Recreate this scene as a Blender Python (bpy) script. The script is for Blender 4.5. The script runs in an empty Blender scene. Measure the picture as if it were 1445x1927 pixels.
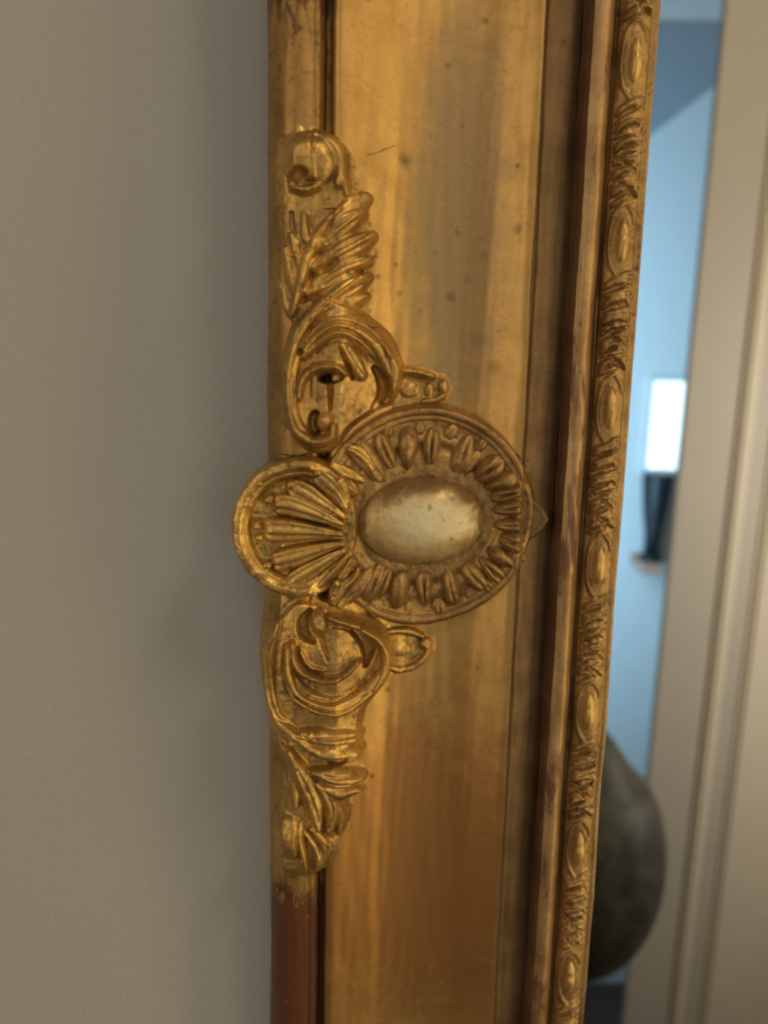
import bpy, bmesh, math, random
import numpy as np
from mathutils import Vector, Matrix

random.seed(4); RNG = np.random.default_rng(11)
sc = bpy.context.scene
R = math.radians

# ------------------------------------------------------------------ camera
W0, H0 = 1445.0, 1927.0            # the photograph's own pixel grid, used only to measure from
FPX, DIST, TILT = 1480.0, 0.300, R(2.0)
PX = 0.0002                        # about one photograph pixel on the frame's face, in metres
# frame-local axes: X right along the wall, Y into the wall, Z up the frame
_d = np.array([(535 - W0/2)/FPX, (9400 - H0/2)/FPX, 1.0]); _d /= np.linalg.norm(_d)   # "down" seen by the camera
_f = np.array([0, 0, 1.0]); _y = _f - _d*(_f @ _d); _y /= np.linalg.norm(_y)
_x = np.cross(_d, _y)
if _x[0] < 0: _x = -_x
CAMX = np.array([_x[0], _y[0], -_d[0]]); CAMY = np.array([_x[1], _y[1], -_d[1]]); CAMZ = np.array([_x[2], _y[2], -_d[2]])
CPOS = -DIST*CAMZ                  # right, down and forward axes above, in frame-local space
M = Matrix.Rotation(TILT, 4, 'X')  # the mirror hangs leaning forward at its top
camd = bpy.data.cameras.new('camera'); cam = bpy.data.objects.new('camera', camd); sc.collection.objects.link(cam)
cl = Matrix.Identity(4)
for i in range(3):
    cl[i][0] = CAMX[i]; cl[i][1] = -CAMY[i]; cl[i][2] = -CAMZ[i]; cl[i][3] = CPOS[i]
cam.matrix_world = M @ cl
camd.sensor_fit = 'HORIZONTAL'; camd.sensor_width = 36.0; camd.lens = 36.0*FPX/W0
camd.clip_start = 0.01; camd.clip_end = 60
camd.dof.use_dof = True; camd.dof.focus_distance = 0.290; camd.dof.aperture_fstop = camd.lens/4.0
sc.camera = cam

# ------------------------------------------------------------------ world, lamps, exposure
wd = bpy.data.worlds.new('World'); sc.world = wd; wd.use_nodes = True
bg = wd.node_tree.nodes['Background']; bg.inputs[0].default_value = (0.50, 0.42, 0.32, 1); bg.inputs[1].default_value = 0.08
def area(name, loc, target, size, power, col, sy=None):
    l = bpy.data.lights.new(name, 'AREA'); l.energy = power; l.color = col; l.size = size
    if sy: l.shape = 'RECTANGLE'; l.size_y = sy
    o = bpy.data.objects.new(name, l); sc.collection.objects.link(o); o.location = loc
    o.rotation_euler = (Vector(target) - Vector(loc)).to_track_quat('-Z', 'Y').to_euler()
    return o
def bulb(name, loc, power, col, r):
    l = bpy.data.lights.new(name, 'POINT'); l.energy = power; l.color = col; l.shadow_soft_size = r
    o = bpy.data.objects.new(name, l); sc.collection.objects.link(o); o.location = loc; return o
bulb('ceiling_lamp', (0.95, -0.95, 1.35), 27.0, (1.0, 0.79, 0.49), 0.20)
area('casing_fill', (1.95, -0.9, -0.25), (1.15, -2.3, -0.8), 0.5, 19.0, (1.0, 0.90, 0.76), 1.2)  # unseen fill panel, added to brighten the door casing
area('right_fill', (0.95, -0.45, -0.10), (0, 0, 0.0), 0.24, 3.5, (1.0, 0.79, 0.38), 1.4)  # unseen tall warm panel, added for the bright strip on the cove
area('left_fill', (-1.0, -1.05, 0.15), (0, 0, 0.02), 0.35, 4.3, (1.0, 0.85, 0.62), 1.8)  # unseen fill panel, added for the cove's right edge and the wall
area('window_daylight', (-0.02, -1.8, 1.30), (0, 0, 0.05), 0.7, 2.6, (1.0, 0.88, 0.73))
area('far_room_daylight', (0.3, -3.1, -0.4), (1.85, -4.9, -0.3), 0.9, 90.0, (0.40, 0.71, 1.0), 3.0)
sc.view_settings.view_transform = 'Standard'; sc.view_settings.look = 'None'
sc.view_settings.exposure = 0.0; sc.view_settings.gamma = 1.0
sc.cycles.filter_width = 2.1; sc.cycles.max_bounces = 8; sc.cycles.use_denoising = True
sc.cycles.caustics_reflective = False; sc.cycles.caustics_refractive = False

# ------------------------------------------------------------------ measuring helpers
def ray(px, py):
    px = np.asarray(px, float); py = np.asarray(py, float)
    d = (px - W0/2)[..., None]/FPX*CAMX + (py - H0/2)[..., None]/FPX*CAMY + CAMZ
    return d
def at(px, py, Y):                 # point of the frame-local plane at depth Y
    d = ray(px, py); t = (Y - CPOS[1])/d[..., 1]
    return CPOS[0] + t*d[..., 0], CPOS[2] + t*d[..., 2]

# moulding section, measured along the top edge of the photograph: (pixel, depth in mm)
PROF = [(503, 11), (503.2, -4), (506, -9), (514, -12.8), (532, -16.2), (558, -17.8), (584, -16.6), (589, -16.2), (595, -16.6), (601, -16.2), (607, -14.2),
        (612, -12), (614.5, -9), (624, -8.8), (627, -12.4), (630, -15.2), (640, -16.2), (650, -15.9), (690, -12.2), (730, -8.6),
        (755, -6.0), (795, -3.4), (840, -1.5), (885, -0.8), (920, -1.2), (950, -2.6), (980, -5.0), (1005, -7.2), (1018, -8.0), (1026, -8.2), (1029, -7.6),
        (1031, -4.4), (1036, -2.6), (1055, -1.2), (1080, 0.5), (1097, 2.2), (1103, -0.4), (1108, -2.6), (1118, -4.8),
        (1130, -5.9), (1142, -5.8), (1150, -4.6), (1155, -2.4), (1158, 0.0), (1163, 0.4), (1167, -1.4), (1178, -3.0), (1194, -3.8),
        (1210, -3.4), (1224, -2.0), (1229, -1.2), (1236, -1.0), (1240, -0.2), (1241.5, 5.0)]
PXS = np.array([p[0] for p in PROF], float); PY = np.array([p[1] for p in PROF])*0.001
PXM = np.array([float(at(p, 20, y)[0]) for p, y in zip(PXS, PY)])
def X_of(p): return float(np.interp(p, PXS, PXM))
def smooth_curve(keep, n=1):
    return np.array([PXM[i] for i in keep]), np.array([PY[i] for i in keep])
_filled = [i for i, p in enumerate(PXS) if not (603 < p < 632) and i > 0]
FX, FY = smooth_curve(_filled)
_tx = np.linspace(FX[0], FX[-1], 1600); _ty = np.interp(_tx, FX, FY)
_k = np.hanning(13); _k /= _k.sum()
_ty2 = np.convolve(np.pad(_ty, 6, 'edge'), _k, 'valid')
def Ps(X):                         # the face of the moulding with its groove filled
    return np.interp(X, _tx, _ty2)
XL = PXM[1]
def on(px, py, lift=0.0):          # pixel -> (X, Z) on the moulding face
    px = np.asarray(px, float); py = np.asarray(py, float); Y = np.full(px.shape, -0.01)
    for _ in range(12):
        X, Z = at(px, py, Y); Y = 0.5*Y + 0.5*(Ps(np.clip(X, XL + 0.004, None)) - lift)
    return X, Z
def onu(pts, lift=0.0015):         # pixel list -> array in units of PX
    p = np.array(pts, float); X, Z = on(p[:, 0], p[:, 1], lift)
    return np.stack([X, Z], 1)/PX

# ------------------------------------------------------------------ materials
def nt(name):
    m = bpy.data.materials.new(name); m.use_nodes = True
    t = m.node_tree; t.nodes.clear(); o = t.nodes.new('ShaderNodeOutputMaterial')
    b = t.nodes.new('ShaderNodeBsdfPrincipled'); t.links.new(b.outputs[0], o.inputs[0]); return m, t, b
def N(t, typ, **kw):
    n = t.nodes.new(typ)
    for k, v in kw.items():
        if k in n.inputs: n.inputs[k].default_value = v
        else: setattr(n, k, v)
    return n
def ramp(t, src, a, b, ca=(0,0,0,1), cb=(1,1,1,1)):
    r = t.nodes.new('ShaderNodeValToRGB'); e = r.color_ramp.elements
    e[0].position = a; e[1].position = b; e[0].color = ca; e[1].color = cb
    t.links.new(src, r.inputs[0]); return r.outputs[0]
def mixc(t, fac, a, b):
    n = t.nodes.new('ShaderNodeMix'); n.data_type = 'RGBA'
    for v, i in ((fac, 0), (a, 6), (b, 7)):
        if hasattr(v, 'links'): t.links.new(v, n.inputs[i])
        else: n.inputs[i].default_value = v if not isinstance(v, tuple) else (*v[:3], 1)
    return n.outputs[2]
def mth(t, op, a, b=0.0, clamp=False):
    n = t.nodes.new('ShaderNodeMath'); n.operation = op; n.use_clamp = clamp
    for v, i in ((a, 0), (b, 1)):
        if hasattr(v, 'links'): t.links.new(v, n.inputs[i])
        else: n.inputs[i].default_value = v
    return n.outputs[0]
def noise(t, pos, scale, detail=4, rough=0.6, stretch=None, dist=0.0):
    v = pos
    if stretch:
        mp = N(t, 'ShaderNodeMapping'); mp.inputs['Scale'].default_value = stretch; t.links.new(pos, mp.inputs[0]); v = mp.outputs[0]
    n = N(t, 'ShaderNodeTexNoise', Scale=scale, Detail=detail, Roughness=rough, Distortion=dist)
    t.links.new(v, n.inputs['Vector']); return n.outputs[0]
def gold(name, leaf, worn, dirt, worn_amt=0.5, dirt_amt=0.35, rough=(0.30, 0.52), streak=0.0, bole=None, bole_amt=0.0,
         spots=None, grain=0.25, metal=0.80, pale=None, bole_z=None, speck=0.75, patch=None, grime=0.0):
    m, t, b = nt(name)
    g = N(t, 'ShaderNodeNewGeometry'); pos = g.outputs['Position']
    n1 = noise(t, pos, 55, 6, 0.62); n2 = noise(t, pos, 260, 5, 0.65, dist=0.4); n3 = noise(t, pos, 1400, 3, 0.6)
    wf = ramp(t, n1, 0.62 - worn_amt*0.4, 0.74 - worn_amt*0.2)
    c = mixc(t, wf, leaf, worn)
    for patch in (patch or []):                         # ragged tone patch; on cove centre and cabochon it paints in reflected light
        X, Z = on(patch[0], patch[1]); p = M @ Vector((float(X), float(Ps(X)), float(Z)))
        sb = N(t, 'ShaderNodeVectorMath', operation='SUBTRACT'); t.links.new(pos, sb.inputs[0]); sb.inputs[1].default_value = p
        dv = N(t, 'ShaderNodeVectorMath', operation='MULTIPLY'); t.links.new(sb.outputs[0], dv.inputs[0]); dv.inputs[1].default_value = (1/(patch[2]*PX), 0, 1/(patch[3]*PX))
        ln = N(t, 'ShaderNodeVectorMath', operation='LENGTH'); t.links.new(dv.outputs[0], ln.inputs[0])
        q = mth(t, 'ADD', ln.outputs['Value'], mth(t, 'MULTIPLY', mth(t, 'SUBTRACT', noise(t, pos, 90, 6, 0.68, dist=0.7), 0.5), 1.3))
        c = mixc(t, ramp(t, q, 0.55, 1.25, (1,1,1,1), (0,0,0,1)), c, patch[4])
    if pale:
        pf = ramp(t, noise(t, pos, 34, 5, 0.6, dist=0.6), 0.45, 0.68)
        c = mixc(t, mth(t, 'MULTIPLY', pf, 0.75), c, pale)
    df = ramp(t, n2, 0.66 - dirt_amt*0.3, 0.80 - dirt_amt*0.25)
    if streak:
        sf = ramp(t, noise(t, pos, 1, 5, 0.65, stretch=(900, 900, 14)), 0.50, 0.75)
        c = mixc(t, mth(t, 'MULTIPLY', sf, streak), c, worn)
    bf = None
    if bole:
        bf = ramp(t, noise(t, pos, 1, 5, 0.6, stretch=(150, 150, 34), dist=0.5), 0.60 - bole_amt*0.35, 0.68 - bole_amt*0.30)
        if bole_z:                     # the red bole shows only where the leaf has rubbed off, near the ends in view
            sx_ = N(t, 'ShaderNodeSeparateXYZ'); t.links.new(pos, sx_.inputs[0])
            za, zb = float(on(560, bole_z[0])[1]), float(on(560, bole_z[1])[1])
            zz = mth(t, 'ADD', sx_.outputs[2], mth(t, 'MULTIPLY', mth(t, 'SUBTRACT', n1, 0.5), 0.02))
            up_ = mth(t, 'DIVIDE', mth(t, 'SUBTRACT', zz, za), 0.02, True); dn_ = mth(t, 'DIVIDE', mth(t, 'SUBTRACT', zb, zz), 0.030, True)
            bf = mth(t, 'MULTIPLY', ramp(t, mth(t, 'ADD', noise(t, pos, 1, 6, 0.65, stretch=(240, 240, 110), dist=0.8), mth(t, 'MULTIPLY', mth(t, 'ADD', mth(t, 'MULTIPLY', up_, 0.55), dn_, True), 0.42)), 0.62, 0.74), mth(t, 'ADD', mth(t, 'MULTIPLY', up_, 4.0), mth(t, 'MULTIPLY', dn_, 4.0), True))
        c = mixc(t, bf, c, bole)
    c = mixc(t, mth(t, 'MULTIPLY', df, 0.8), c, dirt)
    dark = df
    if grime:
        gm = mth(t, 'MULTIPLY', ramp(t, noise(t, pos, 620, 4, 0.65, dist=0.3), 0.50, 0.68), mth(t, 'MULTIPLY', ramp(t, noise(t, pos, 130, 4, 0.6), 0.36, 0.60), grime))
        c = mixc(t, gm, c, dirt); dark = mth(t, 'MAXIMUM', dark, gm)
    v = N(t, 'ShaderNodeTexVoronoi', Scale=120.0); t.links.new(pos, v.inputs['Vector'])
    vs = mth(t, 'MULTIPLY', ramp(t, v.outputs['Distance'], 0.06, 0.16, (1,1,1,1), (0,0,0,1)), ramp(t, n1, 0.50, 0.56))
    c = mixc(t, mth(t, 'MULTIPLY', vs, speck), c, dirt); dark = mth(t, 'MAXIMUM', dark, vs)
    for (sx, sy, rad, amt) in (spots or []):       # tarnish spots where the photograph has them
        X, Z = on(sx, sy); p = M @ Vector((float(X), float(Ps(X)), float(Z)))
        sb = N(t, 'ShaderNodeVectorMath', operation='SUBTRACT'); t.links.new(pos, sb.inputs[0]); sb.inputs[1].default_value = p
        ln = N(t, 'ShaderNodeVectorMath', operation='LENGTH'); t.links.new(sb.outputs[0], ln.inputs[0])
        q = mth(t, 'ADD', mth(t, 'DIVIDE', ln.outputs['Value'], rad*PX), mth(t, 'MULTIPLY', mth(t, 'SUBTRACT', n2, 0.5), 1.6))
        f = mth(t, 'MULTIPLY', ramp(t, q, 0.2, 1.15, (1,1,1,1), (0,0,0,1)), amt*(0.7 if rad != 8 else 1.0))
        c = mixc(t, f, c, dirt); dark = mth(t, 'MAXIMUM', dark, f)
    t.links.new(c, b.inputs['Base Color'])
    me = mth(t, 'SUBTRACT', metal, mth(t, 'MULTIPLY', dark, metal*0.7))
    if bf is not None: me = mth(t, 'MULTIPLY', me, mth(t, 'SUBTRACT', 1.0, mth(t, 'MULTIPLY', bf, 0.75)))
    t.links.new(me, b.inputs['Metallic'])
    mr = N(t, 'ShaderNodeMapRange'); mr.inputs[3].default_value = rough[0]; mr.inputs[4].default_value = rough[1]
    t.links.new(mth(t, 'ADD', mth(t, 'MULTIPLY', n2, 0.7), mth(t, 'MULTIPLY', dark, 0.5)), mr.inputs[0]); t.links.new(mr.outputs[0], b.inputs['Roughness'])
    hsum = mth(t, 'ADD', mth(t, 'MULTIPLY', n2, 1.0), mth(t, 'MULTIPLY', n3, 0.35))
    if streak: hsum = mth(t, 'ADD', hsum, mth(t, 'MULTIPLY', noise(t, pos, 1, 4, 0.6, stretch=(1600, 1600, 30)), 0.35*streak))
    bp = N(t, 'ShaderNodeBump', Strength=grain, Distance=0.0007); t.links.new(hsum, bp.inputs['Height'])
    t.links.new(bp.outputs[0], b.inputs['Normal'])
    return m
LEAF = (0.74, 0.455, 0.135); WORN = (0.40, 0.235, 0.085); DIRT = (0.08, 0.042, 0.02); BOLE = (0.15, 0.052, 0.024)
COVE_SPOTS = [(763, 301, 15, .85), (860, 437, 8, .6), (848, 558, 13, .7), (880, 527, 9, .5), (752, 552, 9, .55), (975, 430, 12, .5),
              (910, 480, 10, .4), (855, 611, 4, .8), (700, 1461, 8, .7), (730, 1297, 8, .5), (669, 345, 12, .8), (843, 122, 8, .4), (914, 38, 8, .5),
              (870, 235, 5, .6), (900, 640, 22, .35), (930, 690, 20, .35), (790, 585, 6, .5)]
M_ORN = gold('gilt_ornament', LEAF, WORN, DIRT, 0.55, 0.34, (0.33, 0.56), grain=0.16, grime=0.75)
M_MED = gold('dark_gilt', (0.52, 0.32, 0.12), (0.31, 0.18, 0.072), DIRT, 0.55, 0.34, (0.44, 0.62), grain=0.16, grime=0.80)  # medallion gilt, darker and browner than the rest
M_SHELL = gold('gilt_shell', (0.80, 0.50, 0.145), WORN, DIRT, 0.50, 0.34, (0.30, 0.52), grain=0.26, grime=0.85)
M_OUTER = gold('gilt_outer_moulding', (0.56, 0.335, 0.11), (0.36, 0.21, 0.078), DIRT, 0.55, 0.30, (0.44, 0.60), streak=0.25, bole=BOLE, bole_amt=0.74, grain=0.10, bole_z=(110, 1625), grime=0.45)
M_COVE = gold('gilt_cove', (0.67, 0.41, 0.145), (0.55, 0.33, 0.112), DIRT, 0.42, 0.03, (0.40, 0.52), streak=0.16, spots=COVE_SPOTS, grain=0.04, speck=0.4, patch=[(865, 420, 105, 430, (0.47, 0.315, 0.15)), (780, 1640, 330, 440, (0.52, 0.265, 0.09))], grime=0.20, metal=0.86)  # upper patch paints the daylight reflection in; lower patch browns the bottom
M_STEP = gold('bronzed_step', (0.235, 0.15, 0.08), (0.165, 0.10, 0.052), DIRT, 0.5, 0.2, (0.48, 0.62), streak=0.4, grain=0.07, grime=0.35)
M_BEAD = gold('gilt_bead_moulding', (0.58, 0.375, 0.18), (0.40, 0.235, 0.105), DIRT, 0.5, 0.10, (0.44, 0.58), streak=0.4, bole=(0.20, 0.085, 0.04), bole_amt=0.18, grain=0.07, grime=0.35)
M_FLANK = gold('shaded_bole_flank', (0.22, 0.115, 0.055), (0.14, 0.062, 0.030), DIRT, 0.5, 0.2, (0.5, 0.62), streak=0.5, grain=0.07, metal=0.25)  # bole brown with the bead's shaded left side painted in
M_BAND = gold('gilt_sight_band', (0.50, 0.31, 0.125), (0.33, 0.195, 0.082), DIRT, 0.48, 0.24, (0.40, 0.56), grain=0.12, grime=0.75)
M_BUD = gold('burnished_gilt', (0.80, 0.52, 0.19), (0.58, 0.36, 0.135), DIRT, 0.4, 0.08, (0.42, 0.54), grain=0.05, grime=0.25)
M_CAB = gold('gilt_cabochon', (0.34, 0.205, 0.08), (0.24, 0.14, 0.055), (0.13, 0.068, 0.03), 0.55, 0.22, (0.40, 0.56), grain=0.10, metal=0.30, patch=[(790, 984, 122, 80, (0.68, 0.48, 0.21)), (812, 970, 96, 56, (0.86, 0.73, 0.46))], grime=0.22,  # cream patch paints in the window's highlight, browner base darkens the rim
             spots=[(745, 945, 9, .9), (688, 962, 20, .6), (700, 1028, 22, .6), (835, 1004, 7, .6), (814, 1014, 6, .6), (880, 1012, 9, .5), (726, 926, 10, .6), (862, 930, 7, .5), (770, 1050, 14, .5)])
def plain(name, col, rough=0.7, var=0.06, bump=0.05, bscale=420, metal=0.0, emit=None, es=1.0, dist=0.0008):
    m, t, b = nt(name); g = N(t, 'ShaderNodeNewGeometry'); pos = g.outputs['Position']
    n = noise(t, pos, 9, 5, 0.55)
    t.links.new(mixc(t, n, tuple(x*(1 - var) for x in col), tuple(min(1, x*(1 + var)) for x in col)), b.inputs['Base Color'])
    b.inputs['Roughness'].default_value = rough; b.inputs['Metallic'].default_value = metal
    if bump:
        bp = N(t, 'ShaderNodeBump', Strength=bump, Distance=dist); t.links.new(noise(t, pos, bscale, 4, 0.6), bp.inputs['Height']); t.links.new(bp.outputs[0], b.inputs['Normal'])
    if emit: b.inputs['Emission Color'].default_value = (*emit, 1); b.inputs['Emission Strength'].default_value = es
    return m
M_WALL = plain('wall_paint', (0.475, 0.475, 0.465), 0.75, 0.04, 0.42, 300, dist=0.0011)
M_CRACK = plain('crack_dirt', (0.012, 0.008, 0.006), 0.9, 0.1, 0)
M_GLASS, _t, _b = nt('silvered_glass')
_g = N(_t, 'ShaderNodeNewGeometry'); _v = N(_t, 'ShaderNodeTexVoronoi', Scale=70.0); _t.links.new(_g.outputs['Position'], _v.inputs['Vector'])
_fl = mth(_t, 'MULTIPLY', ramp(_t, _v.outputs['Distance'], 0.02, 0.035, (1,1,1,1), (0,0,0,1)), ramp(_t, noise(_t, _g.outputs['Position'], 40, 2), 0.55, 0.6))
_t.links.new(mixc(_t, _fl, (0.93, 0.94, 0.93), (0.3, 0.3, 0.3)), _b.inputs['Base Color'])
_b.inputs['Metallic'].default_value = 1.0; _b.inputs['Roughness'].default_value = 0.004
M_CASING = plain('taupe_casing_paint', (0.56, 0.515, 0.44), 0.5, 0.05, 0.03)
M_CREAM = plain('cream_paint', (0.80, 0.71, 0.56), 0.5, 0.05, 0.03)
M_WHITE = plain('white_paint', (0.80, 0.80, 0.78), 0.6, 0.03, 0.03)
M_SOFFIT = plain('shade_blue_ceiling', (0.36, 0.40, 0.43), 0.7, 0.03, 0.03)  # the ceiling's shade is put into its colour
M_FLOOR = plain('dark_floor_boards', (0.075, 0.045, 0.028), 0.5, 0.2, 0.1, 60)
M_DARK = plain('dark_lacquer', (0.012, 0.016, 0.018), 0.4, 0.2, 0.03)
M_TAN = plain('tan_wood', (0.50, 0.29, 0.20), 0.5, 0.15, 0.05)
M_PANE = plain('window_daylight', (0.8, 0.9, 0.95), 0.3, 0.0, 0, emit=(0.80, 0.97, 1.0), es=1.35)
M_BLOB, _t, _b = nt('mottled_dark_brown')
_g = N(_t, 'ShaderNodeNewGeometry'); _n = noise(_t, _g.outputs['Position'], 16, 5, 0.65, dist=0.8)
_t.links.new(ramp(_t, _n, 0.36, 0.66, (0.020, 0.021, 0.017, 1), (0.095, 0.086, 0.062, 1)), _b.inputs['Base Color']); _b.inputs['Roughness'].default_value = 0.55

# ------------------------------------------------------------------ object helpers
def link(name, me, mat, parent=None, kind=None, label=None, smooth=True):
    o = bpy.data.objects.new(name, me); sc.collection.objects.link(o)
    if mat and not me.materials: me.materials.append(mat)
    if smooth: me.polygons.foreach_set('use_smooth', [True]*len(me.polygons))
    if parent: o.parent = parent
    if kind: o['kind'] = kind
    if label: o['label'] = label
    return o
def thing(o, label, cat, group=None):
    o['label'] = label; o['category'] = cat
    if group: o['group'] = group
    return o
def grid_mesh(name, P, keep=None, closed=False):    # P: rows x cols x 3
    r, c = P.shape[:2]
    i = np.arange(r*c).reshape(r, c)
    if closed: i = np.concatenate([i, i[:, :1]], 1)
    q = np.stack([i[:-1, :-1], i[:-1, 1:], i[1:, 1:], i[1:, :-1]], -1).reshape(-1, 4)
    V = P.reshape(-1, 3)
    if keep is not None: q = q[keep.reshape(-1)[q].any(1)]
    use = np.unique(q); mp = np.full(len(V), -1); mp[use] = np.arange(len(use)); q = mp[q]; V = V[use]
    me = bpy.data.meshes.new(name); me.vertices.add(len(V)); me.vertices.foreach_set('co', V.astype(np.float32).ravel())
    me.loops.add(len(q)*4); me.loops.foreach_set('vertex_index', q.astype(np.int32).ravel())
    me.polygons.add(len(q)); me.polygons.foreach_set('loop_start', np.arange(0, len(q)*4, 4, dtype=np.int32))
    try: me.polygons.foreach_set('loop_total', np.full(len(q), 4, np.int32))
    except Exception: pass
    me.update(); me.validate()
    # outward faces look toward -Y
    nrm = np.zeros(len(me.polygons)*3); me.polygons.foreach_get('normal', nrm)
    if nrm.reshape(-1, 3)[:, 1].sum() > 0: me.flip_normals()
    return me
def vnoise(x, y, seed=0):           # smooth irregular noise of unit cell size, about -0.5 to 0.5
    g = np.random.default_rng(seed); out = np.zeros(np.broadcast(x, y).shape)
    for _ in range(16):
        a = g.uniform(0, 2*math.pi); w = g.uniform(1.6, 4.6)
        out = out + np.sin(x*math.cos(a)*w + y*math.sin(a)*w + g.uniform(0, 6.28))
    return out*0.10
def catmull(P, step=1.6):
    P = np.array(P, float)
    if len(P) == 2:
        n = max(2, int(np.linalg.norm(P[1] - P[0])/step)); return P[0] + (P[1] - P[0])*np.linspace(0, 1, n)[:, None], np.linspace(0, 1, n)
    Q = np.concatenate([[2*P[0] - P[1]], P, [2*P[-1] - P[-2]]]); out = []; tt = []
    for i in range(len(P) - 1):
        n = max(2, int(np.linalg.norm(P[i+1] - P[i])/step)); t = np.linspace(0, 1, n, endpoint=False)[:, None]
        a, b, c, d = Q[i:i+4]
        out.append(0.5*((2*b) + (c - a)*t + (2*a - 5*b + 4*c - d)*t**2 + (3*b - a - 3*c + d)*t**3)); tt.append((i + t[:, 0])/(len(P) - 1))
    out.append(P[-1:]); tt.append(np.array([1.0])); return np.concatenate(out), np.concatenate(tt)
def smax(a, b, k=2.5):
    k = np.maximum(np.minimum(k, np.minimum(np.abs(a), np.abs(b))*1.5), 1e-6)
    h = np.clip(0.5 + 0.5*(a - b)/k, 0, 1); return b*(1 - h) + a*h + k*h*(1 - h)
def poly_sd(U, V, poly):           # signed distance, inside positive
    d = np.full(U.shape, 1e9); ins = np.zeros(U.shape, bool); n = len(poly)
    for i in range(n):
        ax, ay = poly[i]; bx, by = poly[(i+1) % n]
        ex, ey = bx - ax, by - ay; t = np.clip(((U - ax)*ex + (V - ay)*ey)/(ex*ex + ey*ey + 1e-9), 0, 1)
        d = np.minimum(d, np.hypot(U - ax - t*ex, V - ay - t*ey))
        c = ((ay > V) != (by > V)) & (U < (bx - ax)*(V - ay)/(by - ay + 1e-12) + ax); ins ^= c
    return np.where(ins, d, -d)
def gblur(h, s):
    n = int(3*s) + 1; k = np.exp(-0.5*(np.arange(-n, n + 1)/s)**2); k /= k.sum()
    for ax in (0, 1):
        p = np.pad(h, [(n, n) if a == ax else (0, 0) for a in (0, 1)], 'edge')
        h = sum(kk*np.take(p, np.arange(i, i + h.shape[ax]), ax) for i, kk in enumerate(k))
    return h
class Relief:                      # heights in photograph pixels over the points (U, V)
    fw, fh, soft = 1.46, 1.50, 1.25
    def __init__(s, U, V, base=-1.2): s.U, s.V = U, V; s.pad = np.full(U.shape, base); s.r = np.zeros(U.shape); s.c = np.zeros(U.shape)
    def addpad(s, pts, H, soft=8, conv=onu):
        P, _ = catmull(np.concatenate([conv(pts), conv(pts)[:1]]), 5)
        t = np.clip(poly_sd(s.U, s.V, P)/soft*0.5 + 0.5, 0, 1); t = t*t*(3 - 2*t); s.pad = np.maximum(s.pad, s.pad + t*(H - s.pad)); return s
    def _near(s, P, w, ws):
        m = ws.max() + 2; lo = P.min(0) - m; hi = P.max(0) + m
        idx = np.nonzero((s.U > lo[0]) & (s.U < hi[0]) & (s.V > lo[1]) & (s.V < hi[1]))
        u = s.U[idx]; v = s.V[idx]; q = np.full(u.shape, 9.0)
        for (a, b), ww in zip(P, ws): q = np.minimum(q, np.hypot(u - a, v - b)/ww)
        return idx, q
    def rib(s, pts, w, H, p=0.72, groove=0.0, conv=onu, k=2.0):
        P, t = catmull(conv(pts)); w = np.atleast_1d(np.array(w, float))*s.fw; H = H*s.fh; ws = np.interp(t, np.linspace(0, 1, len(w)), w) if len(w) > 1 else np.full(len(t), w[0])
        idx, q = s._near(P, w, ws); g = H*np.clip(1 - q*q, 0, 1)**p
        s.r[idx] = smax(s.r[idx], g, min(k, H*0.3)); return s
    def boss(s, c, rx, ry, H, rot=0, conv=onu, p=0.5):
        C = conv([c])[0]; a = R(rot); du = s.U - C[0]; dv = s.V - C[1]
        q = ((du*math.cos(a) + dv*math.sin(a))/rx)**2 + ((-du*math.sin(a) + dv*math.cos(a))/ry)**2
        s.r = np.where(q < 1, smax(s.r, H*np.clip(1 - q, 0, 1)**p, 2), s.r); return s
    def cutboss(s, c, rx, ry, D, rot=0, conv=onu):
        C = conv([c])[0]; a = R(rot); du = s.U - C[0]; dv = s.V - C[1]
        q = ((du*math.cos(a) + dv*math.sin(a))/rx)**2 + ((-du*math.sin(a) + dv*math.cos(a))/ry)**2
        t = np.clip(1.5*(1.0 - q), 0, 1); s.c = np.maximum(s.c, D*t*t*(3 - 2*t)); return s
    def cut(s, pts, w, D, conv=onu):
        P, t = catmull(conv(pts)); w = np.atleast_1d(np.array(w, float)); ws = np.interp(t, np.linspace(0, 1, len(w)), w) if len(w) > 1 else np.full(len(t), w[0])
        idx, q = s._near(P, w, ws); s.c[idx] = np.maximum(s.c[idx], D*np.clip(1 - q*q, 0, 1)); return s
    def h(s, rough=0.5, seed=1):
        e = vnoise(s.U/13, s.V/13, seed)*rough*2.2 + vnoise(s.U/5, s.V/5, seed + 1)*rough*0.7
        on_ = np.clip((s.pad + 1.2)/2.4, 0, 1)
        return gblur(s.pad + s.r - np.minimum(s.c, np.maximum(s.pad + s.r + 0.4, 0) + 0.0) + e*on_, s.soft)
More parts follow.
